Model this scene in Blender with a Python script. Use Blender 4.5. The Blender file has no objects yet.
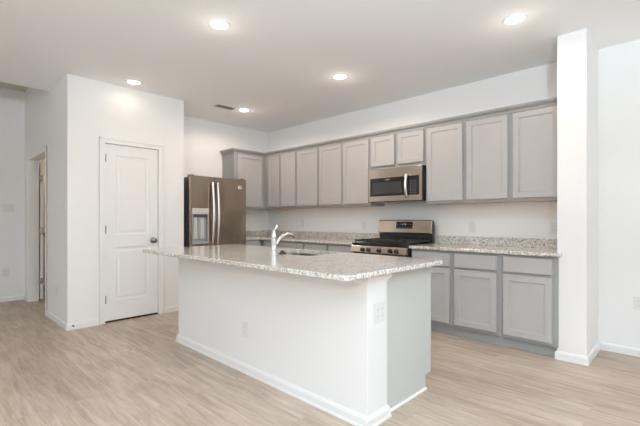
import bpy, bmesh, math, random
from mathutils import Vector, Matrix
random.seed(7)
PI = math.pi
sc = bpy.context.scene
COL = sc.collection

# ------------------------------------------------------------------ camera
cam_d = bpy.data.cameras.new('camera'); cam = bpy.data.objects.new('camera', cam_d); COL.objects.link(cam)
cam.location = (0, 0, 1.184); cam.rotation_euler = (PI/2, 0, math.radians(43.8))
cam_d.sensor_width = 36; cam_d.lens = 387.5*36/640; cam_d.shift_y = 6.5/640; cam_d.clip_start = .02
sc.camera = cam
sc.view_settings.view_transform = 'Standard'; sc.view_settings.look = 'None'
sc.view_settings.gamma = 1; sc.view_settings.use_curve_mapping = False
sc.view_settings.exposure = 0.11
sc.cycles.max_bounces = 10; sc.cycles.diffuse_bounces = 6
sc.cycles.use_denoising = True; sc.cycles.sample_clamp_indirect = 6
# ------------------------------------------------------------------ sky and added lamps
w = bpy.data.worlds.new('sky'); sc.world = w; w.use_nodes = True
w.node_tree.nodes['Background'].inputs[0].default_value = (.85, .93, 1, 1)
w.node_tree.nodes['Background'].inputs[1].default_value = 1.2
def area(name, loc, target, sx, sy, power, color):
    d = bpy.data.lights.new(name, 'AREA'); d.shape = 'RECTANGLE'; d.size = sx; d.size_y = sy
    d.energy = power; d.color = color
    o = bpy.data.objects.new(name, d); COL.objects.link(o); o.location = loc
    o.rotation_euler = (Vector(target)-Vector(loc)).to_track_quat('-Z', 'Y').to_euler(); return o
# added area lamps at unseen rear and right windows, standing in for daylight
area('window_fill_rear', (-2.0, -5.94, 1.2), (-2.0, 0, 2.2), 3.9, 1.9, 20, (.93, .93, 1))
area('window_fill_side', (5.94, .6, 1.3), (0, .6, 2.6), 3.3, 1.7, 28, (.90, .95, 1))
# torchiere and pendant are added fill, unseen behind the camera (bodies built below)
LX, LY, LZ = .75, -.45, 1.85
PX, PY, PZ = 1.0, -1.6, 2.02
def point(name, loc, e, c, r):
    d = bpy.data.lights.new(name, 'POINT'); d.energy = e; d.color = c; d.shadow_soft_size = r
    o = bpy.data.objects.new(name, d); COL.objects.link(o); o.location = loc
point('added_pendant_fill', (PX, PY, PZ), 118, (.93, .98, .98), .08)
o = area('added_uplight', (LX, LY, LZ), (LX, LY, 3), .36, .36, 330, (.66, .84, 1)); o.data.shape = 'DISK'

# ------------------------------------------------------------------ materials
def mat(name, color, rough=.5, metal=0, spec=.5, build=None, coat=0):
    m = bpy.data.materials.new(name); m.use_nodes = True
    nt = m.node_tree; b = nt.nodes['Principled BSDF']
    b.inputs['Base Color'].default_value = (*color, 1); b.inputs['Roughness'].default_value = rough
    b.inputs['Metallic'].default_value = metal; b.inputs['Specular IOR Level'].default_value = spec
    b.inputs['Coat Weight'].default_value = coat
    if build: build(nt, b)
    return m
def N(nt, t, **kw):
    n = nt.nodes.new(t)
    for k, v in kw.items():
        if k in n.inputs.keys(): n.inputs[k].default_value = v
        else: setattr(n, k, v)
    return n
def coords(nt, scale=(1, 1, 1), rot=(0, 0, 0)):
    g = N(nt, 'ShaderNodeNewGeometry'); mp = N(nt, 'ShaderNodeMapping')
    nt.links.new(g.outputs['Position'], mp.inputs['Vector']); mp.inputs['Scale'].default_value = scale
    mp.inputs['Rotation'].default_value = rot
    return mp.outputs[0]
def ramp(nt, fac, stops, interp='LINEAR'):
    r = N(nt, 'ShaderNodeValToRGB'); r.color_ramp.interpolation = interp
    while len(r.color_ramp.elements) < len(stops): r.color_ramp.elements.new(.5)
    for e, (p, c) in zip(r.color_ramp.elements, stops):
        e.position = p; e.color = (*c, 1) if len(c) == 3 else c
    nt.links.new(fac, r.inputs[0]); return r.outputs[0]
def mix(nt, fac, a, b, mode='MIX'):
    m = N(nt, 'ShaderNodeMix', data_type='RGBA', blend_type=mode)
    for s, v in ((m.inputs[0], fac), (m.inputs[6], a), (m.inputs[7], b)):
        if hasattr(v, 'is_output'): nt.links.new(v, s)
        else: s.default_value = v if not isinstance(v, tuple) else (*v, 1)
    return m.outputs[2]
def bump(nt, b, h, strength, dist=.002):
    n = N(nt, 'ShaderNodeBump'); n.inputs['Strength'].default_value = strength; n.inputs['Distance'].default_value = dist
    nt.links.new(h, n.inputs['Height']); nt.links.new(n.outputs[0], b.inputs['Normal'])

def b_paint(nt, b):
    n = N(nt, 'ShaderNodeTexNoise', Scale=55.0, Detail=3.0); nt.links.new(coords(nt), n.inputs['Vector'])
    bump(nt, b, n.outputs[0], .15, .0015)
M_wall = mat('white_wall_paint', (.90, .895, .885), .75, spec=.25, build=b_paint)
M_ceil = mat('flat_ceiling_paint', (.93, .93, .925), .9, spec=.15, build=b_paint)
M_trim = mat('white_semigloss_trim', (.88, .875, .865), .35, spec=.4)
M_island = mat('white_island_paint', (.87, .87, .865), .6, spec=.3, build=b_paint)
def b_cab(nt, b):
    n = N(nt, 'ShaderNodeTexNoise', Scale=6.0, Detail=2.0); nt.links.new(coords(nt), n.inputs['Vector'])
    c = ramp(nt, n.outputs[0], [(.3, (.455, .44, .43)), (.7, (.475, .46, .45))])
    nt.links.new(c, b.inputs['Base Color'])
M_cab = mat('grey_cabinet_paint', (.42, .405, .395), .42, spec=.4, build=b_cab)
M_cab_shade = mat('grey_cabinet_shaded', (.355, .352, .348), .42, spec=.4)  # cabinet grey darkened to bring out door outlines; shade put into the colour
M_panel = mat('pale_grey_end_panel', (.58, .59, .565), .5, spec=.35)
M_under = mat('maple_underside', (.62, .45, .32), .6)
M_reveal = mat('dark_gap', (.02, .02, .02), .9, spec=.1)

def b_granite(nt, b):
    v = coords(nt)
    n1 = N(nt, 'ShaderNodeTexNoise', Scale=9.0, Detail=4.0); nt.links.new(v, n1.inputs['Vector'])
    n2 = N(nt, 'ShaderNodeTexNoise', Scale=60.0, Detail=5.0, Roughness=.7); nt.links.new(v, n2.inputs['Vector'])
    base = ramp(nt, n2.outputs[0], [(.34, (.40, .36, .32)), (.43, (.60, .56, .51)), (.52, (.79, .765, .725)), (.64, (.87, .86, .83))])
    warm = ramp(nt, n1.outputs[0], [(.42, (1, 1, 1)), (.62, (.92, .875, .82))])
    c = mix(nt, 1.0, base, warm, 'MULTIPLY')
    n3 = N(nt, 'ShaderNodeTexNoise', Scale=52.0, Detail=3.0, Roughness=.6); nt.links.new(coords(nt, (1, 1, 1), (.5, .3, .9)), n3.inputs['Vector'])
    sp = ramp(nt, n3.outputs[0], [(.60, (0, 0, 0)), (.64, (1, 1, 1))]); c = mix(nt, sp, c, (.27, .225, .19))
    n4 = N(nt, 'ShaderNodeTexNoise', Scale=70.0, Detail=3.0, Roughness=.6); nt.links.new(coords(nt, (1, 1, 1), (1.5, .7, .2)), n4.inputs['Vector'])
    sp = ramp(nt, n4.outputs[0], [(.64, (0, 0, 0)), (.67, (1, 1, 1))]); c = mix(nt, sp, c, (.07, .06, .055))
    vo = N(nt, 'ShaderNodeTexVoronoi', Scale=125.0); nt.links.new(v, vo.inputs['Vector'])
    sep = N(nt, 'ShaderNodeSeparateColor'); nt.links.new(vo.outputs['Color'], sep.inputs[0])
    fl = ramp(nt, sep.outputs[0], [(0, (1, 1, 1)), (.09, (0, 0, 0))], 'CONSTANT')
    fg = ramp(nt, sep.outputs[1], [(0, (1, 1, 1)), (.14, (0, 0, 0))], 'CONSTANT')
    wh = ramp(nt, sep.outputs[2], [(0, (1, 1, 1)), (.16, (0, 0, 0))], 'CONSTANT')
    nz = ramp(nt, vo.outputs['Distance'], [(.40, (1, 1, 1)), (.55, (0, 0, 0))])
    def msk(a): 
        return mix(nt, 1.0, a, nz, 'MULTIPLY')
    c = mix(nt, msk(wh), c, (.86, .85, .81))
    c = mix(nt, msk(fg), c, (.34, .31, .28))
    c = mix(nt, msk(fl), c, (.07, .055, .05))
    nt.links.new(c, b.inputs['Base Color'])
M_granite = mat('speckled_granite', (.6, .55, .5), .09, spec=.5, build=b_granite)

def b_floor(nt, b):
    v = coords(nt)
    br = N(nt, 'ShaderNodeTexBrick', Scale=1.0)
    br.offset = .37; br.offset_frequency = 2; br.squash = 1
    br.inputs['Brick Width'].default_value = 1.22; br.inputs['Row Height'].default_value = .18
    br.inputs['Mortar Size'].default_value = .0012; br.inputs['Mortar Smooth'].default_value = .1
    br.inputs['Bias'].default_value = 0
    br.inputs['Color1'].default_value = (0, 0, 0, 1); br.inputs['Color2'].default_value = (1, 1, 1, 1)
    br.inputs['Mortar'].default_value = (.5, .5, .5, 1)
    nt.links.new(v, br.inputs['Vector'])
    # shift the grain per plank
    vs = N(nt, 'ShaderNodeVectorMath', operation='MULTIPLY_ADD'); nt.links.new(br.outputs['Color'], vs.inputs[0])
    vs.inputs[1].default_value = (7, 3, 9); nt.links.new(v, vs.inputs[2])
    mp = N(nt, 'ShaderNodeMapping'); mp.inputs['Scale'].default_value = (1.1, 10, 1); nt.links.new(vs.outputs[0], mp.inputs[0])
    g = N(nt, 'ShaderNodeTexNoise', Scale=2.2, Detail=7.0, Roughness=.62, Distortion=.5); nt.links.new(mp.outputs[0], g.inputs['Vector'])
    mp2 = N(nt, 'ShaderNodeMapping'); mp2.inputs['Scale'].default_value = (2.5, 55, 1); nt.links.new(vs.outputs[0], mp2.inputs[0])
    g2 = N(nt, 'ShaderNodeTexNoise', Scale=2.0, Detail=4.0, Roughness=.6); nt.links.new(mp2.outputs[0], g2.inputs['Vector'])
    grain = ramp(nt, g.outputs[0], [(.25, (.36, .270, .205)), (.42, (.475, .375, .298)), (.56, (.555, .455, .37)), (.74, (.64, .545, .46))])
    fine = ramp(nt, g2.outputs[0], [(.35, (.90, .89, .88)), (.6, (1.02, 1.02, 1.02))])
    c = mix(nt, 1.0, grain, fine, 'MULTIPLY')
    tone = ramp(nt, br.outputs['Color'], [(0, (.92, .91, .90)), (.5, (1, .995, .99)), (1, (1.06, 1.065, 1.07))])
    c = mix(nt, 1.0, c, tone, 'MULTIPLY')
    bl = N(nt, 'ShaderNodeTexNoise', Scale=1.6, Detail=4.0, Roughness=.6); nt.links.new(coords(nt, (.7, 1.6, 1)), bl.inputs['Vector'])
    blc = ramp(nt, bl.outputs[0], [(.35, (.84, .81, .79)), (.5, (.97, .955, .945)), (.65, (1.03, 1.03, 1.035))]); c = mix(nt, 1.0, c, blc, 'MULTIPLY')
    c = mix(nt, br.outputs['Fac'], c, (.40, .32, .26))
    nt.links.new(c, b.inputs['Base Color'])
    inv = N(nt, 'ShaderNodeMath', operation='SUBTRACT'); inv.inputs[0].default_value = 1; nt.links.new(br.outputs['Fac'], inv.inputs[1])
    bump(nt, b, inv.outputs[0], .4, .001)
M_floor = mat('oak_vinyl_planks', (.5, .4, .3), .42, spec=.35, build=b_floor)

AROT = 0.25
def b_steel(nt, b):
    n = N(nt, 'ShaderNodeTexNoise', Scale=3.0, Detail=4.0); nt.links.new(coords(nt, (60, 60, .6)), n.inputs['Vector'])
    r = ramp(nt, n.outputs[0], [(.3, (.17, .17, .17)), (.7, (.26, .26, .26))]); nt.links.new(r, b.inputs['Roughness'])
    tg = N(nt, 'ShaderNodeTangent', direction_type='RADIAL', axis='Z'); nt.links.new(tg.outputs[0], b.inputs['Tangent'])
    b.inputs['Anisotropic'].default_value = .8; b.inputs['Anisotropic Rotation'].default_value = AROT
M_steel = mat('brushed_stainless', (.62, .53, .45), .3, 1, build=b_steel)
M_fridge = mat('dark_stainless_doors', (.40, .325, .26), .28, 1, build=b_steel)
M_silver = mat('satin_silver_handle', (.80, .79, .77), .25, 1)
M_chrome = mat('polished_chrome', (.88, .89, .90), .08, 1)
M_nickel = mat('satin_nickel', (.36, .34, .33), .22, 1)
M_darkcap = mat('cap_dark_reflection', (.07, .05, .035), .25, .6)  # chrome cap with its dark reflection put into the colour
M_black = mat('black_enamel', (.018, .018, .019), .25)
M_iron = mat('cast_iron_grate', (.025, .025, .025), .35)
M_glass = mat('black_oven_glass', (.012, .012, .014), .06)
M_window = mat('tinted_door_window', (.045, .045, .046), .12)
M_case = mat('charcoal_appliance_case', (.07, .068, .072), .45)
M_grey = mat('grey_plastic', (.38, .38, .38), .4)
M_paddle = mat('light_grey_paddle', (.62, .62, .61), .35)
M_plate = mat('white_plastic_plate', (.80, .80, .79), .35)
M_slot = mat('outlet_slot', (.42, .42, .42), .6)
M_ventd = mat('vent_shadow_backing', (.30, .29, .28), .8)
M_digit = mat('pale_print', (.30, .31, .33), .4)
def b_pane(nt, b):
    b.inputs['Transmission Weight'].default_value = 1; b.inputs['IOR'].default_value = 1.0
M_pane = mat('clear_window_pane', (1, 1, 1), 0, spec=.2, build=b_pane)
def emis(name, col, s):
    m = mat(name, col); b = m.node_tree.nodes['Principled BSDF']
    b.inputs['Emission Color'].default_value = (*col, 1); b.inputs['Emission Strength'].default_value = s; return m
M_lamp = emis('lit_lamp_diffuser', (1, .93, .82), 9)
M_led = emis('lit_clock_digits', (.55, .65, .75), .6)

# ------------------------------------------------------------------ mesh helpers
class MB:
    def __init__(s): s.bm = bmesh.new(); s.mats = []
    def _mi(s, m):
        if m is None: return 0
        if m not in s.mats: s.mats.append(m)
        return s.mats.index(m)
    def box(s, x0, x1, y0, y1, z0, z1, bev=0, m=None, seg=2):
        x0, x1 = min(x0, x1), max(x0, x1); y0, y1 = min(y0, y1), max(y0, y1); z0, z1 = min(z0, z1), max(z0, z1)
        bm = bmesh.new(); bmesh.ops.create_cube(bm, size=1)
        for v in bm.verts:
            v.co = ((x0+x1)/2+v.co.x*(x1-x0), (y0+y1)/2+v.co.y*(y1-y0), (z0+z1)/2+v.co.z*(z1-z0))
        if bev: bmesh.ops.bevel(bm, geom=bm.edges[:], offset=bev, segments=seg, profile=.5, affect='EDGES')
        return s._merge(bm, m)
    def _merge(s, bm, m, M=None, smooth=False):
        mi = s._mi(m)
        if M is not None: bm.transform(M)
        bmesh.ops.recalc_face_normals(bm, faces=bm.faces[:])
        mp = [s.bm.verts.new(v.co) for v in bm.verts]
        bm.verts.index_update()
        for f in bm.faces:
            try:
                nf = s.bm.faces.new([mp[v.index] for v in f.verts]); nf.material_index = mi; nf.smooth = smooth or f.smooth
            except ValueError: pass
        bm.free(); return s
    def lathe(s, prof, M=None, m=None, n=24, smooth=True):
        """prof: (radius, height) along local z"""
        bm = bmesh.new(); rings = []
        for r, z in prof:
            if r < 1e-6: rings.append([bm.verts.new((0, 0, z))])
            else: rings.append([bm.verts.new((r*math.cos(2*PI*i/n), r*math.sin(2*PI*i/n), z)) for i in range(n)])
        for a, b in zip(rings, rings[1:]):
            for i in range(n):
                j = (i+1) % n
                vs = [a[i % len(a)], a[j % len(a)], b[j % len(b)], b[i % len(b)]]
                u = []
                for v in vs:
                    if v not in u: u.append(v)
                if len(u) > 2:
                    try: bm.faces.new(u)
                    except ValueError: pass
        for r in (rings[0], rings[-1]):
            if len(r) > 2:
                f = bm.faces.new(r)
        for f in bm.faces: f.smooth = smooth and len(f.verts) <= 4
        return s._merge(bm, m, M)
    def cyl(s, p, r, h, axis='z', m=None, n=24, bev=0):
        b = min(bev, r*.5, h*.4)
        prof = [(r, 0), (r, h)] if not b else [(r-b, 0), (r, b), (r, h-b), (r-b, h)]
        R = {'z': Matrix(), 'x': Matrix.Rotation(PI/2, 4, 'Y'), 'y': Matrix.Rotation(-PI/2, 4, 'X'), '-y': Matrix.Rotation(PI/2, 4, 'X'), '-z': Matrix.Rotation(PI, 4, 'X')}[axis]
        return s.lathe(prof, Matrix.Translation(p) @ R, m, n)
    def tube(s, pts, rad, m=None, n=12, flat=1.0):
        pts = [Vector(p) for p in pts]; rs = rad if isinstance(rad, (list, tuple)) else [rad]*len(pts)
        bm = bmesh.new(); rings = []; up = None
        for i, p in enumerate(pts):
            t = (pts[min(i+1, len(pts)-1)]-pts[max(i-1, 0)]).normalized()
            if up is None: up = t.orthogonal().normalized()
            up = (up-t*up.dot(t)).normalized(); sd = t.cross(up)
            rings.append([bm.verts.new(p+(up*math.cos(2*PI*k/n)+sd*math.sin(2*PI*k/n)*flat)*rs[i]) for k in range(n)])
        for a, b in zip(rings, rings[1:]):
            for k in range(n):
                f = bm.faces.new([a[k], a[(k+1) % n], b[(k+1) % n], b[k]]); f.smooth = True
        bm.faces.new(rings[0]); bm.faces.new(rings[-1])
        return s._merge(bm, m)
    def prism(s, poly, z0, z1, m=None, plane='xy', bev=0):
        """extrude polygon. plane xy: along z, yz: along x, xz: along y"""
        f3 = {'xy': lambda a, b, c: (a, b, c), 'yz': lambda a, b, c: (c, a, b), 'xz': lambda a, b, c: (a, c, b)}[plane]
        bm = bmesh.new(); A = [bm.verts.new(f3(a, b, z0)) for a, b in poly]; B = [bm.verts.new(f3(a, b, z1)) for a, b in poly]
        bm.faces.new(A); bm.faces.new(B)
        for i in range(len(A)): bm.faces.new([A[i], A[(i+1) % len(A)], B[(i+1) % len(A)], B[i]])
        if bev: bmesh.ops.bevel(bm, geom=bm.edges[:], offset=bev, segments=2, profile=.5, affect='EDGES')
        return s._merge(bm, m)
    def sweep(s, path, prof, m=None, side=1):
        """horizontal mitred sweep; prof: (outward, z); outward is to the right of travel times side"""
        P = [Vector(p) for p in path]; bm = bmesh.new(); rows = []
        nrm = []
        for a, b in zip(P, P[1:]):
            d = (b-a).normalized(); nrm.append(Vector((d.y, -d.x))*side)
        for i, p in enumerate(P):
            if i == 0: o = nrm[0]
            elif i == len(P)-1: o = nrm[-1]
            else:
                o = nrm[i-1]+nrm[i]; o = o/(1+nrm[i-1].dot(nrm[i]))
            rows.append([bm.verts.new((p.x+o.x*a, p.y+o.y*a, z)) for a, z in prof])
        k = len(prof)
        for a, b in zip(rows, rows[1:]):
            for i in range(k): bm.faces.new([a[i], a[(i+1) % k], b[(i+1) % k], b[i]])
        bm.faces.new(rows[0]); bm.faces.new(rows[-1])
        return s._merge(bm, m)
    def paneldoor(s, w, h, t, panels, prof, m=None, edge=.003):
        """slab 0..w, 0..h, back at y=0, front at y=-t; panels: rects on the front; prof: (inset, depth)"""
        bm = bmesh.new()
        xs = sorted({edge, w-edge, *[p[0] for p in panels], *[p[1] for p in panels]})
        zs = sorted({edge, h-edge, *[p[2] for p in panels], *[p[3] for p in panels]})
        V = {}
        def v(x, y, z):
            k = (round(x, 5), round(y, 5), round(z, 5))
            if k not in V: V[k] = bm.verts.new(k)
            return V[k]
        for xa, xb in zip(xs, xs[1:]):
            for za, zb in zip(zs, zs[1:]):
                cx, cz = (xa+xb)/2, (za+zb)/2
                if any(p[0] < cx < p[1] and p[2] < cz < p[3] for p in panels): continue
                bm.faces.new([v(xa, -t, za), v(xb, -t, za), v(xb, -t, zb), v(xa, -t, zb)])
        for (a, b, c, d) in panels:
            prev = (0, 0); rings = [(0, 0)]+list(prof)
            R = [[v(a+i, -t+dp, c+i), v(b-i, -t+dp, c+i), v(b-i, -t+dp, d-i), v(a+i, -t+dp, d-i)] for i, dp in rings]
            for r0, r1 in zip(R, R[1:]):
                for q in range(4): bm.faces.new([r0[q], r0[(q+1) % 4], r1[(q+1) % 4], r1[q]])
            bm.faces.new(R[-1])
        # chamfer and sides (perimeter vertices follow the grid)
        def ring(x0, x1, z0, z1, y, xl, zl):
            pts = [(x, y, z0) for x in xl]+[(x1, y, z) for z in zl[1:]]+[(x, y, z1) for x in reversed(xl[:-1])]+[(x0, y, z) for z in reversed(zl[1:-1])]
            return [v(*p) for p in pts]
        xl2 = [0]+xs[1:-1]+[w]; zl2 = [0]+zs[1:-1]+[h]
        r1 = ring(edge, w-edge, edge, h-edge, -t, xs, zs); r2 = ring(0, w, 0, h, -t+edge, xl2, zl2); r3 = ring(0, w, 0, h, 0, xl2, zl2)
        for a, b in ((r1, r2), (r2, r3)):
            for i in range(len(a)): bm.faces.new([a[i], a[(i+1) % len(a)], b[(i+1) % len(a)], b[i]])
        bm.faces.new(r3)
        return s._merge(bm, m)
    def move(s, x=0, y=0, z=0, rz=0):
        s.bm.transform(Matrix.Translation((x, y, z)) @ Matrix.Rotation(rz, 4, 'Z')); return s
    def build(s, name, material, parent=None, loc=(0, 0, 0), rz=0, recalc=True):
        me = bpy.data.meshes.new(name)
        if material is not None and not s.mats: s.mats = [material]
        elif material is not None and s.mats and None in s.mats: s.mats[s.mats.index(None)] = material
        s.bm.to_mesh(me); s.bm.free()
        for m in s.mats: me.materials.append(m)
        o = bpy.data.objects.new(name, me); COL.objects.link(o); o.location = loc; o.rotation_euler = (0, 0, rz)
        if parent is not None: o.parent = parent
        return o
def tag(o, label=None, cat=None, group=None, kind=None):
    if label: o['label'] = label
    if cat: o['category'] = cat
    if group: o['group'] = group
    if kind: o['kind'] = kind
    return o
def thing(name, label, cat, loc=(0, 0, 0), rz=0, group=None):
    o = bpy.data.objects.new(name, None); COL.objects.link(o); o.location = loc; o.rotation_euler = (0, 0, rz)
    o.empty_display_size = .1
    return tag(o, label, cat, group)
def struct(name, mb, m, parent=None):
    o = mb.build(name, m, parent)
    if parent is None: o['kind'] = 'structure'
    return o
def copy_tree(o, parent=None):
    c = o.copy(); COL.objects.link(c); c.parent = parent
    for ch in [x for x in bpy.data.objects if x.parent == o]: copy_tree(ch, c)
    return c
def slab(*a, bev=0): return MB().box(*a, bev=bev)

# ------------------------------------------------------------------ plan (metres; camera at the origin)
H = 2.74; HH = 3.08                 # kitchen and hall ceilings
YB = 4.375; XL = -5.50              # back wall, fridge wall
XP = -4.81; PY0 = 1.12; PY1 = 2.434 # pantry box
XH = -7.15; XE = -5.63              # hall wall, edge of the lower ceiling
XR = 6.0; YR = -6.0; SX0, SX1, SY = -.825, -.615, 3.77                 # right and rear walls behind the camera
T = .12

# ------------------------------------------------------------------ shell
struct('floor', slab(-8.4, XR+T, YR-T, YB+T, -.1, 0), M_floor)
struct('ceiling', slab(XE, XR+T, YR-T, YB+T, H, H+.5), M_ceil)
c2 = MB(); c2.box(XH-T, XE, YR-T, PY0+T, HH, HH+.16); struct('ceiling_hall', c2, mat('hall_ceiling_shaded', (.60, .575, .49), .9, spec=.15, build=b_paint))  # hall ceiling's shade is put into its darker, warmer colour
c3 = MB(); c3.box(-8.4, XE-.005, PY0+T, PY1+.1, 2.5, 2.62); struct('ceiling_side_room', c3, M_ceil)
struct('wall_back', slab(XL-T, SX0+.1, YB, YB+T, 0, H), M_wall)
YW = 4.322
struct('wall_back_right', slab(SX0+.1, XR+T, YW, YB+T, 0, H), M_wall)
struct('wall_left', slab(XL-T, XL, PY1-T, YB, 0, H), M_wall)
# pantry: front wall with the door opening, side wall with the hall door, return beside the fridge
DA, DB, DT = 1.487, 2.098, 2.055
p = MB()
p.box(XP-T, XP, PY0+T, DA-.02, 0, H); p.box(XP-T, XP, DB+.02, PY1, 0, H); p.box(XP-T, XP, DA-.02, DB+.02, DT+.02, H)
p.box(XL, XP-T, PY1-T, PY1, 0, H)
struct('wall_pantry', p, M_wall)
HA, HB, HT = -6.86, -5.79, 2.035
p = MB()
p.box(HB+.02, XE, PY0, PY0+T, 0, HH); p.box(XE, XP, PY0, PY0+T, 0, H, 0); p.box(XH-T, HA-.02, PY0, PY0+T, 0, HH); p.box(HA-.02, HB+.02, PY0, PY0+T, HT+.02, HH)
struct('wall_side', p, M_wall)
struct('wall_hall', slab(XH-T, XH, YR-T, PY0, 0, HH), M_wall)
p = MB(); p.box(-8.4, -8.28, PY0, PY1+.1, 0, 2.5); p.box(-8.4, XH-T, PY0, PY0+T, 0, 2.5); p.box(-8.28, XL-T, PY1-.02, PY1+.1, 0, 2.5); p.box(XL-T, XL-T+.1, PY0+T, PY1-T, 0, 2.5)
M_sideroom = mat('cream_room_paint', (.80, .73, .64), .75, spec=.2, build=b_paint)
struct('wall_side_room', p, M_sideroom)
# wall stub closing the cabinet run
struct('wall_stub', slab(SX0, SX1, SY, YW, 0, H, bev=.004), M_wall)
# rear and right walls with window openings
def wall_with_holes(mb, a0, a1, z0, z1, holes, fixed, axis):
    cuts = sorted({a0, a1, *[h[0] for h in holes], *[h[1] for h in holes]})
    for u0, u1 in zip(cuts, cuts[1:]):
        hs = [h for h in holes if h[0] <= (u0+u1)/2 <= h[1]]
        zz = [(z0, z1)] if not hs else [(z0, hs[0][2]), (hs[0][3], z1)]
        for q0, q1 in zz:
            if q1-q0 < 1e-4: continue
            if axis == 'x': mb.box(u0, u1, fixed[0], fixed[1], q0, q1)
            else: mb.box(fixed[0], fixed[1], u0, u1, q0, q1)
p = MB(); wall_with_holes(p, XH-T, XR+T, 0, H, [(-4.0, 0, .20, 2.20)], (YR-T, YR), 'x')
p.box(XH-T, XE, YR-T, YR, H, HH); struct('wall_rear', p, M_wall)
p = MB(); wall_with_holes(p, YR, YB, 0, H, [(-1.1, 2.3, .40, 2.20)], (XR, XR+T), 'y'); struct('wall_right', p, M_wall)
def window(n, axis, a0, a1, z0, z1, f0, mull):
    fr = MB()
    def bx(u0, u1, q0, q1):
        if axis == 'x': fr.box(u0, u1, f0-.09, f0-.03, q0, q1, .004)
        else: fr.box(f0+.03, f0+.09, u0, u1, q0, q1, .004)
    bx(a0, a0+.05, z0, z1); bx(a1-.05, a1, z0, z1); bx(a0+.05, a1-.05, z0, z0+.05); bx(a0+.05, a1-.05, z1-.05, z1)
    for k in range(1, mull+1):
        c = a0+(a1-a0)*k/(mull+1); bx(c-.025, c+.025, z0+.05, z1-.05)
    o = struct('window_%d' % n, fr, M_trim)
    g = MB()
    if axis == 'x': g.box(a0+.05, a1-.05, f0-.063, f0-.057, z0+.05, z1-.05)
    else: g.box(f0+.057, f0+.063, a0+.05, a1-.05, z0+.05, z1-.05)
    g.build('window_pane', M_pane, o)
window(1, 'x', -4.0, 0, .20, 2.20, YR, 2)  # windows added on unseen walls to go with the fill lamps
window(2, 'y', -1.1, 2.3, .40, 2.20, XR, 2)

# baseboards
BB = [(0, 0), (.014, 0), (.014, .052), (.008, .066), (.004, .070), (0, .070)]
SHOE = [(0, 0), (.020, 0), (.0195, .010), (.017, .015), (.0145, .017), (.014, .052), (.008, .066), (.004, .070), (0, .070)]
def base(name, path, side=1, prof=BB):
    struct(name, MB().sweep(path, prof, side=side), M_trim)
CW = .062
base('baseboard_pantry', [(-5.72, PY0), (XP, PY0), (XP, DA-CW-.004)])
base('baseboard_pantry_right', [(XP, DB+CW+.004), (XP, PY1), (XL, PY1)], 1)
base('baseboard_hall', [(XH, YR), (XH, PY0), (HA-CW-.004, PY0)], 1)
base('baseboard_stub', [(SX0, SY+.06), (SX0, SY), (SX1, SY), (SX1, YW), (XR, YW), (XR, YR), (XH, YR)], 1)

# ------------------------------------------------------------------ door frames and doors
def casing_yz(name, y0, y1, z1, x, w=CW):   # on a wall facing +x
    p = MB()
    for a, b in ((y0-w, y0), (y1, y1+w)):
        p.box(x, x+.011, a, b, 0, z1+.0, .002)
        p.box(x, x+.018, (a if a < y0 else b-.018), (a+.018 if a < y0 else b), 0, z1+w-.0, .003)
    p.box(x, x+.0111, y0-w, y1+w, z1, z1+w, .002); p.box(x, x+.018, y0-w, y1+w, z1+w-.018, z1+w, .003)
    # jambs
    p.box(x-T, x+.002, y0-.02, y0, 0, z1+.02); p.box(x-T, x+.002, y1, y1+.02, 0, z1+.02); p.box(x-T, x+.002, y0, y1, z1, z1+.02)
    p.box(x-T+.02, x-.062, y0, y0+.012, 0, z1); p.box(x-T+.02, x-.062, y1-.012, y1, 0, z1); p.box(x-T+.02, x-.062, y0+.012, y1-.012, z1-.012, z1)
    return struct(name, p, M_trim)
casing_yz('trim_1', DA, DB, DT, XP)
p = MB()
for a, b in ((HA-CW, HA), (HB, HB+CW)):
    p.box(a, b, PY0-.011, PY0, 0, HT, .002)
    p.box((a if a < HA else b-.018), (a+.018 if a < HA else b), PY0-.018, PY0, 0, HT+CW, .003)
p.box(HA-CW, HB+CW, PY0-.0112, PY0, HT, HT+CW, .002); p.box(HA-CW, HB+CW, PY0-.018, PY0, HT+CW-.018, HT+CW, .003)
p.box(HA-.02, HA, PY0-.002, PY0+T, 0, HT+.02); p.box(HB, HB+.02, PY0-.002, PY0+T, 0, HT+.02); p.box(HA, HB, PY0-.002, PY0+T, HT, HT+.02)
p.box(HA, HA+.012, PY0+.02, PY0+.075, 0, HT); p.box(HB-.012, HB, PY0+.02, PY0+.075, 0, HT)
struct('trim_2', p, M_trim)

PROF_D = [(.006, .006), (.012, .008), (.030, .008), (.045, .002), (.048, .002)]
def interior_door(name, w, h, t, knob_u, mirror=False):
    st = .115
    mid = .86
    pan = [(st, w-st, .225, mid-.02), (st, w-st, mid+.13, h-.12)]
    return MB().paneldoor(w, h, t, pan, PROF_D, edge=.002)
def knob_mesh():
    k = MB()
    k.lathe([(0, 0), (.036, 0), (.037, .004), (.030, .010), (.015, .014), (.013, .030), (.018, .036), (.029, .044), (.032, .054), (.029, .064), (.020, .071), (0, .073)], Matrix.Rotation(PI/2, 4, 'X'), n=28)
    return k
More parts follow.
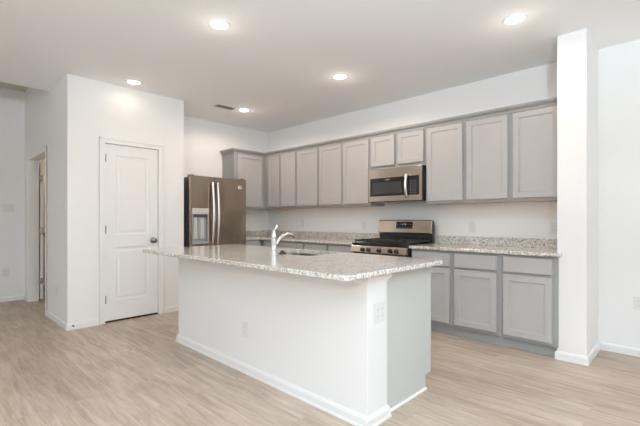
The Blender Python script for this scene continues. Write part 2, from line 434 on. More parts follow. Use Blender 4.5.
# pantry door: local x -> +y, front (-y) -> +x
d = interior_door('door_1', DB-DA-.008, DT-.022-.004, .035, .5).build('door_1', M_trim, None, (XP-.046, DA+.004, .022), PI/2)
d['kind'] = 'structure'
k = knob_mesh().build('door_knob', M_nickel, d, (DB-DA-.008-.062, -.035, .905)); k['label'] = 'satin nickel round knob'
l = slab(DB-DA-.010, DB-DA-.0075, -.034, -.012, .875, .935).build('latch_plate', M_nickel, d)
for z in (.20, 1.0, 1.82):
    hb = MB(); hb.cyl((-.001, -.0385, z), .0052, .09, 'z', n=12); hb.box(-.003, .012, -.0365, -.0345, z, z+.09)
    hb.build('hinge', M_nickel, d)
dg = slab(XP-.09, XP-.03, DA, DB, .0005, .018).build('door_gap_strip', M_reveal); dg['kind'] = 'structure'; dg.name = 'door_gap_shade'  # black strip painted in for the shade under the pantry door
# hall side room door, folded open behind its jamb
d = interior_door('door_2', .80, 2.0, .035, .5).build('door_2', M_trim, None, (HA-.002, PY0+T+.018, .02), PI)
d.location = (HA, PY0+T+.016, .02); d.rotation_euler = (0, 0, PI); d['kind'] = 'structure'
for z in (.22, .95, 1.72):
    hb = MB(); hb.cyl((-.006, .006, z), .006, .09, 'z', n=12); hb.box(-.004, .002, -.032, .004, z, z+.09); hb.build('hinge', M_silver, d)
# a further door seen through the doorway
M_cream = mat('cream_door_paint', (.78, .71, .62), .4)
d = interior_door('door_3', .71, 2.0, .035, .5).build('door_3', M_cream, None, (-8.24, 1.50, .012), PI/2); d['kind'] = 'structure'
knob_mesh().build('door_knob', M_nickel, d, (.07, -.035, .905))

# ------------------------------------------------------------------ ceiling fittings
proto_light = None
SPOTS = [(-2.722, 1.674, 'round recessed ceiling light nearest the camera, above the island front', 30),
         (-.989, 3.218, 'recessed ceiling light at the right, beside the white wall stub', 13),
         (-4.555, 1.708, 'recessed ceiling light close above the white pantry door', 1.5),
         (-2.761, 3.194, 'recessed ceiling light in front of the microwave wall', 46),
         (-4.591, 3.227, 'recessed ceiling light next to the air vent, above the refrigerator side', 28)]
for i, (x, y, lab, pw) in enumerate(SPOTS):
    if proto_light is None:
        t = thing('recessed_ceiling_light', lab, 'ceiling light', (x, y, H), 0, 'recessed ceiling lights')
        MB().lathe([(.066, -.0005), (.092, -.0005), (.092, -.004), (.086, -.008), (.071, -.007), (.066, -.003)], n=40).build('trim_ring', M_trim, t)
        MB().lathe([(0, -.0015), (.0658, -.0015), (.064, -.0045), (0, -.006)], n=40).build('diffuser', M_lamp, t)
        proto_light = t
    else:
        t = copy_tree(proto_light); t.location = (x, y, H); t['label'] = lab
    ld = bpy.data.lights.new('recessed_lamp', 'SPOT'); ld.energy = pw; ld.color = (1, .86, .74) if pw > 5 else (1, .78, .55); ld.shadow_soft_size = .07
    ld.spot_size = math.radians(175); ld.spot_blend = .35
    lo = bpy.data.objects.new('recessed_lamp', ld); COL.objects.link(lo); lo.location = (x, y, H-.02)
    ld = bpy.data.lights.new('added_halo_fill', 'POINT'); ld.energy = .5 if pw > 5 else .13; ld.color = (1, .88, .76) if pw > 5 else (1, .8, .6); ld.shadow_soft_size = .05  # added point below each fitting for halo and fill; no bulb hangs there
    lo = bpy.data.objects.new('added_halo_fill', ld); COL.objects.link(lo); lo.location = (x, y, H-.12)
ld = bpy.data.lights.new('side_room_fill', 'POINT'); ld.energy = 6; ld.color = (1, .9, .78); ld.shadow_soft_size = .1  # added fill to brighten the side room, no fitting built
lo = bpy.data.objects.new('side_room_fill', ld); COL.objects.link(lo); lo.location = (-7.3, 1.9, 2.3)

t = thing('added_floor_lamp', 'tall uplighting floor lamp added for brightness, unseen behind the camera', 'floor lamp', (LX, LY, 0))
MB().lathe([(0, 0), (.15, 0), (.15, .012), (.03, .022), (0, .022)], n=32).build('base', M_nickel, t)
MB().cyl((0, 0, .022), .012, 1.70, 'z', n=14).build('pole', M_nickel, t)
MB().lathe([(0, 1.722), (.05, 1.725), (.14, 1.76), (.20, 1.84), (.195, 1.842), (.135, 1.768), (.05, 1.733), (0, 1.73)], n=32).build('bowl_shade', M_trim, t)
t = thing('added_pendant_light', 'pendant light with a shallow white shade, added for brightness, unseen behind the camera', 'pendant light', (PX, PY, H))
MB().lathe([(0, 0), (.06, 0), (.06, -.02), (.03, -.03), (0, -.03)], n=24).build('canopy', M_nickel, t)
MB().cyl((0, 0, -.38), .004, .352, 'z', n=10).build('cord', M_nickel, t)
MB().lathe([(.0, -.37), (.05, -.375), (.15, -.385), (.15, -.39), (.05, -.382), (.0, -.38)], n=32).build('shade', M_trim, t)

t = thing('ceiling_air_vent', 'slatted metal air vent in the ceiling left of a recessed light', 'air vent', (-4.655, 2.96, H))
fr = MB(); a, b = .085, .16
fr.box(-a, a, -b, -b+.02, -.008, -.0003, .002); fr.box(-a, a, b-.02, b, -.008, -.0003, .002); fr.box(-a, -a+.02, -b+.02, b-.02, -.008, -.0003, .002); fr.box(a-.02, a, -b+.02, b-.02, -.008, -.0003, .002)
fr.build('frame', M_trim, t)
slab(-a+.02, a-.02, -b+.02, b-.02, -.0012, -.0004).build('backing', M_ventd, t)
sl = MB()
for kx in range(9):
    yy = -b+.03+kx*.0325; sl.prism([(yy, -.007), (yy+.010, -.002), (yy+.012, -.003), (yy+.002, -.008)], -a+.02, a-.02, plane='yz')
sl.build('louvres', mat('grey_louvre', (.6, .58, .56), .5), t)

# ------------------------------------------------------------------ cabinets
def cab_door(mb, x0, x1, z0, z1):
    w_, h_ = x1-x0, z1-z0; st = .052
    sub = MB().paneldoor(w_, h_, .02, [(st, w_-st, st, h_-st)], [(.002, .005), (.008, .0065), (.010, .012), (.013, .012)], edge=.003)
    sub.bm.transform(Matrix.Translation((x0, -.004, z0))); return sub
def drawer_front(x0, x1, z0, z1):
    return MB().paneldoor(x1-x0, z1-z0, .02, [], [], edge=.005).move(x0, -.004, z0)
UPZ0, UPZ1, UDZ0, UDZ1 = 1.366, 2.250, 1.392, 2.220
def upper(label, x, y, rz, w, doors, depth=.322, z0=UPZ0, dz0=UDZ0, ext=0, open_left=False):
    t = thing('upper_cabinet', label, 'cabinet', (x, y, 0), rz, 'upper wall cabinets')
    b = MB(); b.box(0, w, 0, .019, z0, UPZ1, .0012); b.box(.002, w-.002+ext, .019, depth, z0+.012, UPZ1, 0)
    b.box(.001, .018, .019, depth, z0, z0+.012); b.box(w-.018, w-.001, .019, depth, z0, z0+.012)
    b.build('body', M_cab_shade, t)
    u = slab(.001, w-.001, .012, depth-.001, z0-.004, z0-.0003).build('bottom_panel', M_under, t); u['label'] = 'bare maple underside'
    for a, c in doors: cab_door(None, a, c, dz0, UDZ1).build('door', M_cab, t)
    return t
FY = 4.05
upper('grey cabinet hung on the left wall over the refrigerator side, one wide door', XL+.335, 3.44, PI/2, .612, [(.058, .548)], depth=.333)
runs = [(-5.163, -4.755, [(-5.056, -4.783)], 'grey wall cabinet with the narrow door in the corner of the back wall'),
        (-4.755, -4.372, [(-4.726, -4.394)], 'second grey wall cabinet on the back wall counted from the corner'),
        (-4.372, -3.445, [(-4.348, -3.927), (-3.883, -3.464)], 'two-door grey wall cabinet between the corner cabinets and the microwave'),
        (-3.445, -2.980, [(-3.427, -3.004)], 'single-door grey wall cabinet directly left of the microwave')]
for x0, x1, ds, lab in runs:
    upper(lab, x0, FY, 0, x1-x0-.001, [(a-x0, b-x0) for a, b in ds])
x0, x1 = -2.980, -2.200
upper('short two-door grey cabinet above the microwave', x0, FY, 0, x1-x0-.001, [(-2.956-x0, -2.612-x0), (-2.562-x0, -2.222-x0)], z0=1.812, dz0=1.852)
x0, x1 = -2.200, -1.743
upper('tall single-door grey wall cabinet directly right of the microwave', x0, FY, 0, x1-x0-.001, [(-2.180-x0, -1.766-x0)])
x0, x1 = -1.743, -.827
upper('two-door grey wall cabinet at the right end against the wall stub', x0, FY, 0, x1-x0-.001, [(-1.720-x0, -1.306-x0), (-1.259-x0, -.862-x0)])
CR = [(.0006, 2.228), (.012, 2.228), (.012, 2.238), (.008, 2.241), (.014, 2.254), (.026, 2.262), (.036, 2.264), (.036, 2.272), (.046, 2.274), (.048, 2.292), (.0006, 2.292)]
cm = MB().sweep([(XL, 3.44), (XL+.335, 3.44), (XL+.335, FY), (SX0-.001, FY)], CR, side=1)
tag(cm.build('crown_moulding', M_cab_shade), 'grey crown moulding running along the tops of all wall cabinets', 'moulding')

BZ0, BZ1 = .10, .869
def basecab(label, x, y, rz, w, units, depth=.60, ends=False, drawers=True, toe=.055, cat='cabinet', grp='base cabinets'):
    t = thing('base_cabinet', label, cat, (x, y, 0), rz, grp)
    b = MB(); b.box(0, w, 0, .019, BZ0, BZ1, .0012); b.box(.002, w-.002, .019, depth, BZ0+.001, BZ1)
    b.build('body', M_cab_shade, t)
    k = MB(); k.box(0, w+.0009, toe, depth, 0, BZ0-.0005); k.build('toe_kick', M_cab_shade, t)
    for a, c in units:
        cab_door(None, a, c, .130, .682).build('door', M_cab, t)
        if drawers: drawer_front(a, c, .706, .842).build('drawer_front', M_cab, t)
    return t
GY = 3.755
for x0, x1, a, b, lab in [(-2.212, -1.745, -2.190, -1.770, 'grey base cabinet directly right of the gas range'),
                          (-1.745, -1.281, -1.717, -1.311, 'middle grey base cabinet right of the range'),
                          (-1.281, -.829, -1.252, -.856, 'grey base cabinet at the right end beside the wall stub')]:
    tt = basecab(lab, x0, GY, 0, x1-x0-.001, [(a-x0, b-x0)], depth=.615)
    if x1 > -.9:
        fb = MB(); fb.box(x1-x0, x1-x0+.016, 0, .0145, BZ0, BZ1, .001); fb.build('filler_strip', M_cab_shade, tt)
for x0, x1, a, b, lab in [(-4.87, -3.905, -4.78, -3.930, 'wide grey base cabinet in the corner under the back counter'),
                          (-3.905, -3.452, -3.880, -3.478, 'grey base cabinet on the back wall between the corner and the range'),
                          (-3.452, -2.992, -3.427, -3.020, 'grey base cabinet directly left of the gas range')]:
    basecab(lab, x0, GY, 0, x1-x0-.001, [(a-x0, b-x0)], depth=.615)
basecab('grey base cabinet beside the refrigerator on the left wall', XL+.622, 3.405, PI/2, .345, [(.03, .32)], depth=.615)

# counters (z .87-.90) and splashbacks
CZ0, CZ1 = .870, .900
def round_poly(pts, r, n=5):
    out = []; k = len(pts)
    for i in range(k):
        p = Vector(pts[i]); a = Vector(pts[i-1]); b = Vector(pts[(i+1) % k]); rr = r[i] if isinstance(r, (list, tuple)) else r
        if rr <= 0: out.append(tuple(p)); continue
        da = (a-p).normalized(); db = (b-p).normalized(); c = p+(da+db)*rr
        for j in range(n+1):
            th = j/n; # arc between p+da*rr and p+db*rr about c
            v0 = (p+da*rr)-c; v1 = (p+db*rr)-c
            ang0 = math.atan2(v0.y, v0.x); ang1 = math.atan2(v1.y, v1.x)
            dd = (ang1-ang0+PI) % (2*PI)-PI
            out.append((c.x+rr*math.cos(ang0+dd*th), c.y+rr*math.sin(ang0+dd*th)))
    return out
def countertop(mb, poly):
    mb.prism(poly, CZ0, CZ1, bev=0)
def eased(mb, outer, e=.005):
    """slab with an eased top and bottom edge"""
    bm = bmesh.new(); P = [Vector(p) for p in outer]; k = len(P)
    def off(d):
        res = []
        for i in range(k):
            a, b, c = P[i-1], P[i], P[(i+1) % k]
            n0 = Vector((-(b-a).y, (b-a).x)).normalized(); n1 = Vector((-(c-b).y, (c-b).x)).normalized()
            o = (n0+n1)/(1+n0.dot(n1)); res.append(b+o*d)
        return res
    rows = [(e, CZ0), (0, CZ0+e), (0, CZ1-e), (e*.3, CZ1-e*.3), (e, CZ1)]
    R = [[bm.verts.new((q.x, q.y, z)) for q in off(d)] for d, z in rows]
    for a, b in zip(R, R[1:]):
        for i in range(k): bm.faces.new([a[i], a[(i+1) % k], b[(i+1) % k], b[i]])
    bm.faces.new(R[0]); bm.faces.new(R[-1])
    return mb._merge(bm, None)
XF = XL+.65
cl = MB(); eased(cl, [(XL+.001, 3.385), (XF, 3.385), (XF, 3.705), (-2.988, 3.705), (-2.988, YB-.001), (XL+.001, YB-.001)])
t = thing('counter', 'L-shaped speckled granite counter in the corner left of the gas range', 'counter', (0, 0, 0))
cl.build('counter_slab', M_granite, t)
bs = MB(); bs.box(XL+.001, XL+.021, 3.387, YB-.001, CZ1+.0003, .992, .002); bs.box(XL+.0215, -2.990, YB-.021, YB-.001, CZ1+.0003, .992, .002)
bs.build('splashback', M_granite, t)
t = thing('counter', 'straight speckled granite counter between the gas range and the wall stub', 'counter', (0, 0, 0))
cr_ = MB(); eased(cr_, [(-2.216, 3.705), (-.790, 3.705), (-.790, SY-.001), (SX0-.002, SY-.001), (SX0-.002, YB-.001), (-2.216, YB-.001)])
cr_.build('counter_slab', M_granite, t)
bs = MB(); bs.box(-2.214, SX0-.003, YB-.021, YB-.001, CZ1+.0003, .992, .002); bs.box(SX0-.022, SX0-.003, YB-.30, YB-.0215, CZ1+.0003, .992, .002)
bs.build('splashback', M_granite, t)

# ------------------------------------------------------------------ kitchen island
IX0, IX1, IY0 = -3.60, -1.320, 1.765
isl = thing('kitchen_island', 'white kitchen island with a half wall front and pale grey end panel', 'kitchen island', (-2.44, 2.1, 0))
def ip(mb, name, m): return mb.build(name, m, isl, (2.44, -2.1, 0))
ip(slab(IX0, IX1, IY0, IY0+.195, 0, CZ0-.001, bev=.003), 'half_wall', M_island)['label'] = 'white painted half wall'
ip(MB().sweep([(IX0, IY0+.25), (IX0, IY0), (IX1, IY0), (IX1, IY0+.195), (IX1-.018, IY0+.195)], SHOE, side=1), 'baseboard', M_trim)
CAPP = [(0, .815), (.005, .815), (.008, .828), (.018, .836), (.022, .848), (.022, .868), (0, .868)]
ip(MB().sweep([(-1.44, IY0), (IX1, IY0), (IX1, IY0+.195), (IX1-.018, IY0+.195)], CAPP, side=1), 'cap_moulding', M_trim)
cb = MB(); cb.prism([(1.966, 0), (2.468, 0), (2.468, .10), (2.545, .10), (2.545, .869), (1.966, .869)], -1.363, -1.344, plane='yz')
e = ip(cb, 'end_panel', M_panel); e['label'] = 'pale grey end panel with a toe notch'
cb = MB(); cb.prism([(1.966, 0), (2.468, 0), (2.468, .10), (2.525, .10), (2.525, .869), (1.966, .869)], -3.60, -3.582, plane='yz'); ip(cb, 'end_panel', M_cab)
cb = MB(); cb.box(-3.581, -2.70, 1.966, 2.525, .10, .868); cb.box(-2.10, -1.364, 1.966, 2.525, .10, .868); cb.box(-2.699, -2.101, 1.966, 2.525, .10, .64); cb.box(-2.699, -2.101, 2.506, 2.525, .641, .868)
ip(cb, 'body', M_cab)
ip(slab(-3.581, -1.364, 1.966, 2.468, 0, .0995), 'toe_kick', M_cab)
ip(MB().sweep([(-1.344, 1.99), (-1.344, 2.470)], [(0, 0), (.012, 0), (.011, .006), (.006, .011), (0, .013)], side=1), 'shoe_moulding', M_trim)
for k_ in range(5):
    a = .02+k_*.43
    dd = cab_door(None, a, a+.405, .13, .682).build('door', M_cab, isl, (2.44-1.37, 2.525-2.1, 0), PI)
    dd = drawer_front(a, a+.405, .706, .842).build('drawer_front', M_cab, isl, (2.44-1.37, 2.525-2.1, 0), PI)
# worktop with sink cut-out
CXA, CXB, CYA, CYB = -3.80, -1.25, 1.492, 2.565
SA, SB, SC, SD = -2.66, -2.15, 2.11, 2.49
outer = round_poly([(CXA, CYA), (CXB, CYA), (CXB, CYB), (CXA, CYB)], .04, 6)
inner = round_poly([(SA, SC), (SB, SC), (SB, SD), (SA, SD)], .05, 6)
bm = bmesh.new(); e_ = .005
def shrink(poly, d, cx, cy):
    out = []
    k = len(poly)
    for i in range(k):
        a, b, c = Vector(poly[i-1]), Vector(poly[i]), Vector(poly[(i+1) % k])
        n0 = Vector((-(b-a).y, (b-a).x)).normalized(); n1 = Vector((-(c-b).y, (c-b).x)).normalized()
        out.append(tuple(b+(n0+n1)/(1+n0.dot(n1))*d))
    return out
rows = [([*inner], CZ0), ([*shrink(outer, e_, 0, 0)], CZ0), (outer, CZ0+e_), (outer, CZ1-e_), (shrink(outer, e_*.3, 0, 0), CZ1-e_*.3), (shrink(outer, e_, 0, 0), CZ1), (inner, CZ1)]
R = [[bm.verts.new((q[0], q[1], z)) for q in pl] for pl, z in rows]; R.append(R[0]); kk = len(outer)
for a, b in zip(R, R[1:]):
    for i in range(kk): bm.faces.new([a[i], a[(i+1) % kk], b[(i+1) % kk], b[i]])
tag(MB()._merge(bm, None).build('island_worktop', M_granite), 'large overhanging speckled granite worktop with a sink cut-out, on the white island', 'worktop')
# sink
bm = bmesh.new(); sr = []
for d_, z in ((-.012, CZ0-.0012), (.0, CZ0-.0012), (.004, CZ0-.02), (.010, .72), (.03, .690), (.06, .684)):
    sr.append([bm.verts.new((q[0], q[1], z)) for q in shrink(inner, d_, 0, 0)])
for d_, z in ((.06, .680), (.025, .686), (.005, .72), (-.0015, CZ0-.02), (-.002, CZ0-.004), (-.012, CZ0-.004)):
    sr.append([bm.verts.new((q[0], q[1], z)) for q in shrink(inner, d_, 0, 0)])
for i, (a, b) in enumerate(zip(sr, sr[1:]+[sr[0]])):
    if i == 5: continue
    for j in range(kk):
        f = bm.faces.new([a[j], a[(j+1) % kk], b[(j+1) % kk], b[j]])
bm.faces.new(sr[5]); bm.faces.new(sr[6])
M_sink = mat('brown_steel_sink', (.10, .075, .05), .4, .5)
t = thing('kitchen_sink', 'undermount steel sink bowl set into the island worktop', 'sink', ((SA+SB)/2, (SC+SD)/2, .68))
MB()._merge(bm, None).build('bowl', M_sink, t, (-(SA+SB)/2, -(SC+SD)/2, -.68))
MB().lathe([(0, .0045), (.04, .0045), (.043, .006), (.04, .008), (.02, .006), (0, .0065)], n=24).build('drain', M_silver, t)
# faucet
fx, fy = -2.505, 2.06
t = thing('kitchen_faucet', 'chrome single-lever faucet with curved spout standing at the island sink', 'faucet', (fx, fy, CZ1))
MB().lathe([(0, 0), (.029, 0), (.029, .004), (.024, .010), (.025, .022), (.0235, .06), (.0225, .135), (.0235, .137), (.0235, .142), (.0215, .145), (.020, .165), (.013, .188), (.008, .198), (0, .201)], n=28).build('body', M_chrome, t)
MB().tube([(.0, .012, .05), (.002, .028, .085), (.004, .052, .117), (.006, .088, .143), (.008, .128, .157), (.010, .168, .158), (.012, .198, .148), (.013, .212, .130)], [.015, .0155, .015, .0135, .0125, .0125, .0145, .0145], n=16).build('spout', M_chrome, t)
MB().tube([(0, 0, .190), (.006, .008, .205), (.012, .014, .220), (.020, .022, .238)], [.013, .0095, .0075, .006], n=12, flat=1).build('lever', M_chrome, t)
t = MB().lathe([(0, 0), (.030, 0), (.031, .004), (.027, .011), (.014, .017), (.013, .026), (.009, .031), (0, .032)], n=24).build('tap_hole_cap', M_darkcap, None, (-2.425, 2.085, CZ1+.0002))
tag(t, 'low dark metal cap on the worktop right of the faucet base', 'tap hole cap')

# ------------------------------------------------------------------ refrigerator (front faces +x): local x along +y, front -y
FRX = -4.72
rf = thing('refrigerator', 'dark stainless side-by-side refrigerator with an ice dispenser, beside the pantry wall', 'refrigerator', (FRX, 2.473, 0), PI/2)
FW, FS, FH = .880, .362, 1.765
MB().box(.006, FW-.006, .075, .745, .03, FH-.018, .004).box(.02, FW-.02, .09, .7, 0, .03).build('case', M_case, rf)
dl = MB()
cx0, cx1, cz0, cz1 = .030, .272, .862, 1.335
# left door as slab around the dispenser opening
dl.box(0, cx0, 0, .068, .06, FH, .003); dl.box(cx1, FS-.003, 0, .068, .06, FH, .003); dl.box(cx0-.003, cx1+.003, 0.0004, .0675, cz1, FH, 0); dl.box(cx0-.003, cx1+.003, .0004, .0675, .06, cz0, 0)
dl.box(cx0, cx1, .055, .067, cz0, cz1)
fdoor = dl.build('freezer_door', M_fridge, rf)
disp = MB(); disp.box(cx0+.001, cx1-.001, -.003, .012, 1.255, cz1-.001, .002); dp = disp.build('control_panel', M_paddle, fdoor)
cav = MB(); cav.box(cx0+.001, cx0+.016, -.003, .053, cz0+.001, 1.254); cav.box(cx1-.016, cx1-.001, -.003, .053, cz0+.001, 1.254); cav.box(cx0+.016, cx1-.016, -.003, .053, cz0+.001, cz0+.03); cav.box(cx0+.016, cx1-.016, .046, .054, cz0+.03, 1.254)
cav.build('dispenser_recess', M_grey, fdoor)
cd = MB(); cd.box(cx0+.017, cx1-.017, .004, .045, 1.215, 1.253, .003); cd.build('nozzle_housing', M_case, fdoor)
for q in (.062, .158): MB().prism([(q, .93), (q+.06, .93), (q+.052, 1.21), (q+.008, 1.21)], .020, .034, plane='xz').build('paddle', M_paddle, fdoor)
MB().box(cx0+.10, cx0+.15, .030, .0455, 0.95, 1.21, .002).build('paddle', M_grey, fdoor)
rdoor = MB().box(FS+.003, FW, 0, .068, .06, FH, .003).build('refrigerator_door', M_fridge, rf)
def fhandle(xc):
    pts = []
    for i in range(15):
        s_ = i/14; z = .85+.83*s_; pts.append((xc, -.028-.036*math.sin(PI*s_), z))
    hb = MB(); hb.tube([(xc, .0, .852)]+pts+[(xc, .0, 1.678)], [.014]+[.0185]*15+[.014], n=14, flat=.8); return hb
fhandle(FS-.044).build('handle', M_silver, rf); fhandle(FS+.032).build('handle', M_silver, rf)
bd = MB(); bd.box(.742, .802, -.003, .0, 1.625, 1.668, .001); bdo = bd.build('badge', M_plate, rdoor); bdo['label'] = 'small pale badge with a dark mark'
MB().box(.760, .797, -.0038, -.0031, 1.645, 1.656).build('badge_mark', M_case, rdoor)
MB().box(0, FW, .02, .06, .01, .055, .003).build('base_grille', M_case, rf)
for q in (.01, FW-.07): MB().box(q, q+.06, .02, .09, FH, FH+.012, .003).build('hinge_cover', M_case, rf)

# ------------------------------------------------------------------ gas range
RX0, RX1 = -2.982, -2.222; RW = RX1-RX0; RYF = 3.655
rg = thing('gas_range', 'stainless gas range with black grates and a backguard clock on the back wall', 'range', (RX0, RYF, 0))
g0 = YB-RYF-.068
MB().box(0, RW, .045, g0-.02, .02, .885, .003).build('case', M_black, rg)
ck = MB(); ck.box(-.0, RW, .012, g0-.06, .886, .905, .004); ck.build('cooktop', M_black, rg)
cp = MB(); cp.prism([(-.004, .796), (-.012, .804), (.004, .866), (.012, .876), (.044, .876), (.044, .796)], .0, RW, plane='yz', bev=.0015); cpo = cp.build('control_panel', M_steel, rg)
for ux in (.178, .262, .412, .563, .643):
    kb = MB(); kb.lathe([(0, 0), (.025, 0), (.026, .004), (.021, .007), (.019, .026), (.016, .031), (0, .032)], Matrix.Translation((ux, -.006, .834)) @ Matrix.Rotation(PI/2+.2, 4, 'X'), n=20)
    kb.box(ux-.004, ux+.004, -.044, -.034, .820, .848, .002); kb.build('knob', M_black, rg)
od = MB(); od.box(.004, RW-.004, .0, .044, .19, .782, .004); odo = od.build('oven_door', M_steel, rg)
MB().box(.10, RW-.10, -.002, .002, .30, .62, .001).build('oven_window', M_glass, odo)
hh = MB(); hh.tube([(.06, -.045, .725), (RW-.06, -.045, .725)], .012, n=14); hh.cyl((.09, -.045, .725), .008, .046, 'y', n=12); hh.cyl((RW-.09, -.045, .725), .008, .046, 'y', n=12); hh.build('oven_handle', M_silver, odo)
MB().box(.004, RW-.004, .0, .044, .03, .182, .004).build('storage_drawer', M_steel, rg)
for gx0, gx1 in ((.02, .262), (.268, .492), (.498, .740)):
    gr = MB()
    y0, y1 = .045, .575
    for yy in (y0, (y0+y1)/2-.006, y1-.012): gr.box(gx0, gx1, yy, yy+.012, .920, .942, .002)
    for xx in (gx0, gx1-.012): gr.box(xx, xx+.012, y0, y1, .920, .942, .002)
    for xx, yy in ((gx0+.002, y0+.002), (gx1-.014, y0+.002), (gx0+.002, y1-.014), (gx1-.014, y1-.014)): gr.box(xx, xx+.01, yy, yy+.01, .905, .924)
    cxm = (gx0+gx1)/2
    for cy in (.175, .445):
        gr.box(cxm-.005, cxm+.005, cy-.12, cy-.035, .924, .948, .002); gr.box(cxm-.005, cxm+.005, cy+.035, cy+.12, .924, .948, .002)
        gr.box(gx0+.01, cxm-.035, cy-.005, cy+.005, .924, .948, .002); gr.box(cxm+.035, gx1-.01, cy-.005, cy+.005, .924, .948, .002)
    gr.build('grate', M_iron, rg)
for bx_, by_ in ((.141, .175), (.141, .445), (.380, .31), (.619, .175), (.619, .445)):
    MB().lathe([(0, .9055), (.045, .9055), (.045, .911), (.034, .913), (.034, .919), (.026, .922), (0, .922)], Matrix.Translation((bx_, by_, 0)), n=24).build('burner', M_iron, rg)
bgx = MB(); bgx.box(.0, RW, g0-.060, g0, .886, 1.015, .003); bgx.build('backguard_base', M_black, rg)
bg = MB(); bg.prism([(g0-.085, 1.012), (g0-.092, 1.022), (g0-.070, 1.168), (g0-.060, 1.178), (g0-.045, 1.178), (g0-.045, 1.012)], .0, RW-.006, plane='yz', bev=.002); bgo = bg.build('backguard', M_steel, rg)
MB().prism([(g0-.0445, 1.016), (g0-.0445, 1.172), (g0-.030, 1.172), (g0, 1.10), (g0, 1.016)], .0, RW, plane='yz').build('backguard_shell', M_black, rg)
slope = (.022/.146)
def bgface(z): return g0-.092+(z-1.022)*slope
dsp = MB(); za, zb = 1.070, 1.155; dsp.prism([(bgface(za)-.002, za), (bgface(zb)-.002, zb), (bgface(zb)+.003, zb), (bgface(za)+.003, za)], .270, .505, plane='yz'); dso = dsp.build('display', M_glass, bgo)
dg_ = MB()
def seg_digit(mb, x, z, on, s=.010, dy=0):
    t_ = .0016
    segs = {'a': (x, x+s, z+2*s, z+2*s+t_), 'g': (x, x+s, z+s, z+s+t_), 'd': (x, x+s, z, z+t_), 'f': (x, x+t_, z+s, z+2*s), 'b': (x+s-t_, x+s, z+s, z+2*s), 'e': (x, x+t_, z, z+s), 'c': (x+s-t_, x+s, z, z+s)}
    for q in on:
        a_, b_, c_, d_ = segs[q]; yy = bgface((c_+d_)/2)-.0028; mb.box(a_, b_, yy-.0004, yy+.0004, c_, d_)
for i_, on in enumerate(('bc', 'abged', 'abcdef', 'abcdef')): seg_digit(dg_, .345+i_*.018+(.006 if i_ > 1 else 0), 1.115, on, .009)
dg_.build('clock_digits', M_led, dso)
bt = MB()
for q in range(6):
    for r_ in range(2):
        if q in (2, 3) and r_ == 1: continue
        xx = .285+q*.037; zz = 1.082+r_*.04; yy = bgface(zz)-.0027; bt.box(xx, xx+.016, yy-.0004, yy+.0004, zz, zz+.006)
bt.build('button_marks', M_digit, dso)

# ------------------------------------------------------------------ microwave
MX0, MX1, MYF, MZ0, MZ1 = -2.945, -2.205, 3.965, 1.405, 1.805
MWD = MX1-MX0
mw = thing('microwave_oven', 'stainless over-the-range microwave hung under the short cabinet', 'microwave', (MX0, MYF, MZ0))
MH = MZ1-MZ0
MB().box(.003, MWD-.001, .032, YB-MYF-.004, -.004, MH+.002, .002).build('case', M_black, mw)
fm = MB(); wx0, wx1, wz0, wz1 = .018, MWD-.034, .066, .286
fm.box(0, MWD-.003, 0, .031, wz1, MH, .003); fm.box(0, MWD-.003, 0, .031, 0, wz0, .003); fm.box(0, wx0, .0002, .0305, wz0-.003, wz1+.003); fm.box(wx1, MWD-.003, .0002, .0305, wz0-.003, wz1+.003)
fm.build('front_frame', M_steel, mw)
MB().box(wx0, .535, .003, .03, wz0, wz1, .001).build('door_glass', M_glass, mw)
MB().box(.048, .470, .0012, .004, .095, .235, .001).build('window', M_window, mw)
cpn = MB().box(.5355, wx1, .002, .03, wz0, wz1, .001).build('keypad', M_glass, mw)
kk_ = MB()
for r_ in range(6):
    for q in range(3): kk_.box(.585+q*.033, .600+q*.033, .0012, .0019, .085+r_*.028, .092+r_*.028)
kk_.build('key_marks', M_digit, cpn)
MB().box(.245, .305, .0022, .0029, .258, .268).build('maker_mark', M_digit, mw)
pts = []
for i in range(13):
    s_ = i/12; pts.append((.553, -.020-.026*math.sin(PI*s_), .045+.262*s_))
MB().tube([(.553, .002, .047)]+pts+[(.553, .002, .305)], [.012]+[.0155]*13+[.012], n=14, flat=.8).build('handle', M_silver, mw)
MB().box(.04, MWD-.04, .06, .30, -.012, -.0045, .002).build('underside_grille', M_grey, mw)

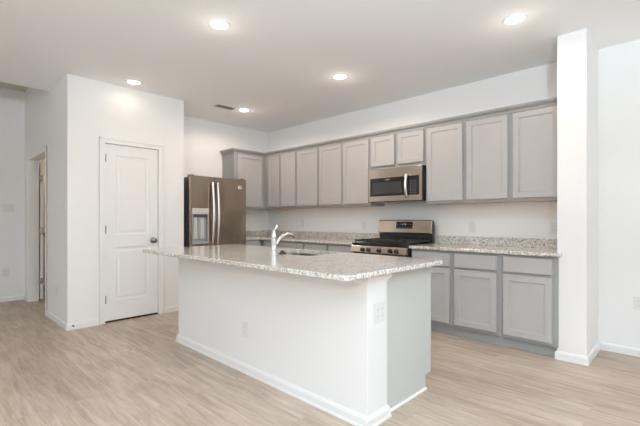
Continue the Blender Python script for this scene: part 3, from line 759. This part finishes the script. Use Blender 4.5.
# ------------------------------------------------------------------ outlets and switches (local: plate in x-z, front -y)
def plate_part(t, w_, h_):
    MB().paneldoor(w_, h_, .005, [], [], edge=.002).move(-w_/2, 0, -h_/2).build('cover_plate', M_plate, t)
def recept(t, x=0, kind='duplex'):
    if kind == 'duplex':
        for z in (-.020, .020):
            r = MB(); r.box(x-.015, x+.015, -.0065, -.0052, z-.013, z+.013, .0006)
            ro = r.build('receptacle', M_plate, t)
            s_ = MB(); s_.box(x-.007, x-.005, -.0070, -.0066, z-.002, z+.007); s_.box(x+.005, x+.007, -.0070, -.0066, z-.002, z+.006); s_.cyl((x, -.0066, z-.007), .0022, .0004, '-y', n=10)
            s_.build('slots', M_slot, ro)
    else:
        MB().prism([(-.0052, -.030), (-.0052, .030), (-.0065, .030), (-.0095, -.028)], x-.015, x+.015, plane='yz').build('rocker', M_plate, t)
def plate(name, lab, loc, rz, w_=.072, h_=.117, gangs=1, kind='duplex', cat='outlet', grp=None):
    t = thing(name, lab, cat, loc, rz, grp); plate_part(t, w_, h_)
    for g_ in range(gangs): recept(t, (g_-(gangs-1)/2)*.046, kind)
    return t
OG = 'wall outlets above the counters'
plate('wall_outlet', 'white outlet on the back wall behind the faucet', (-4.585, YB-.0003, 1.13), 0, grp=OG)
plate('wall_outlet', 'white outlet on the back wall just left of the range', (-3.339, YB-.0003, 1.10), 0, grp=OG)
plate('wall_outlet', 'white outlet on the back wall right of the range', (-1.80, YB-.0003, 1.10), 0, grp=OG)
plate('wall_outlet', 'white outlet on the back wall hard against the wall stub', (-.985, YB-.0003, 1.10), 0, grp=OG)
plate('wall_outlet', 'white outlet low on the white front of the island', (-2.49, IY0-.0003, .338), 0)
plate('wall_outlet', 'white double outlet on the narrow end of the island half wall', (IX1+.0003, 1.88, .640), PI/2, .118, .117, 2)
plate('wall_outlet', 'white outlet low on the right wall at the picture edge', (-.33, YW-.0003, .46), 0)
plate('wall_outlet', 'white outlet low on the side wall left of the pantry corner', (-5.25, PY0-.0003, .375), 0)
plate('light_switch', 'white light switch on the side wall beside the pantry corner', (-4.92, PY0-.0003, 1.33), 0, kind='rocker', cat='switch')
plate('light_switch', 'double switch plate on the far left hall wall', (XH+.0003, .935, 1.35), PI/2, .12, .117, 2, 'rocker', 'switch')
plate('wall_outlet', 'white outlet low on the far left hall wall under the switch', (XH+.0003, .90, .42), PI/2)
# door stop on the pantry baseboard
ds = thing('door_stop', 'small dark-tipped door stop on the pantry baseboard corner', 'door stop', (XP+.0145, 1.165, .045), 0)
MB().cyl((0, 0, 0), .009, .004, 'x', n=14).build('mount', M_nickel, ds)
MB().cyl((.004, 0, 0), .004, .030, 'x', n=12).build('rod', M_nickel, ds)
MB().cyl((.034, 0, 0), .007, .012, 'x', n=14, bev=.002).build('rubber_tip', M_black, ds)
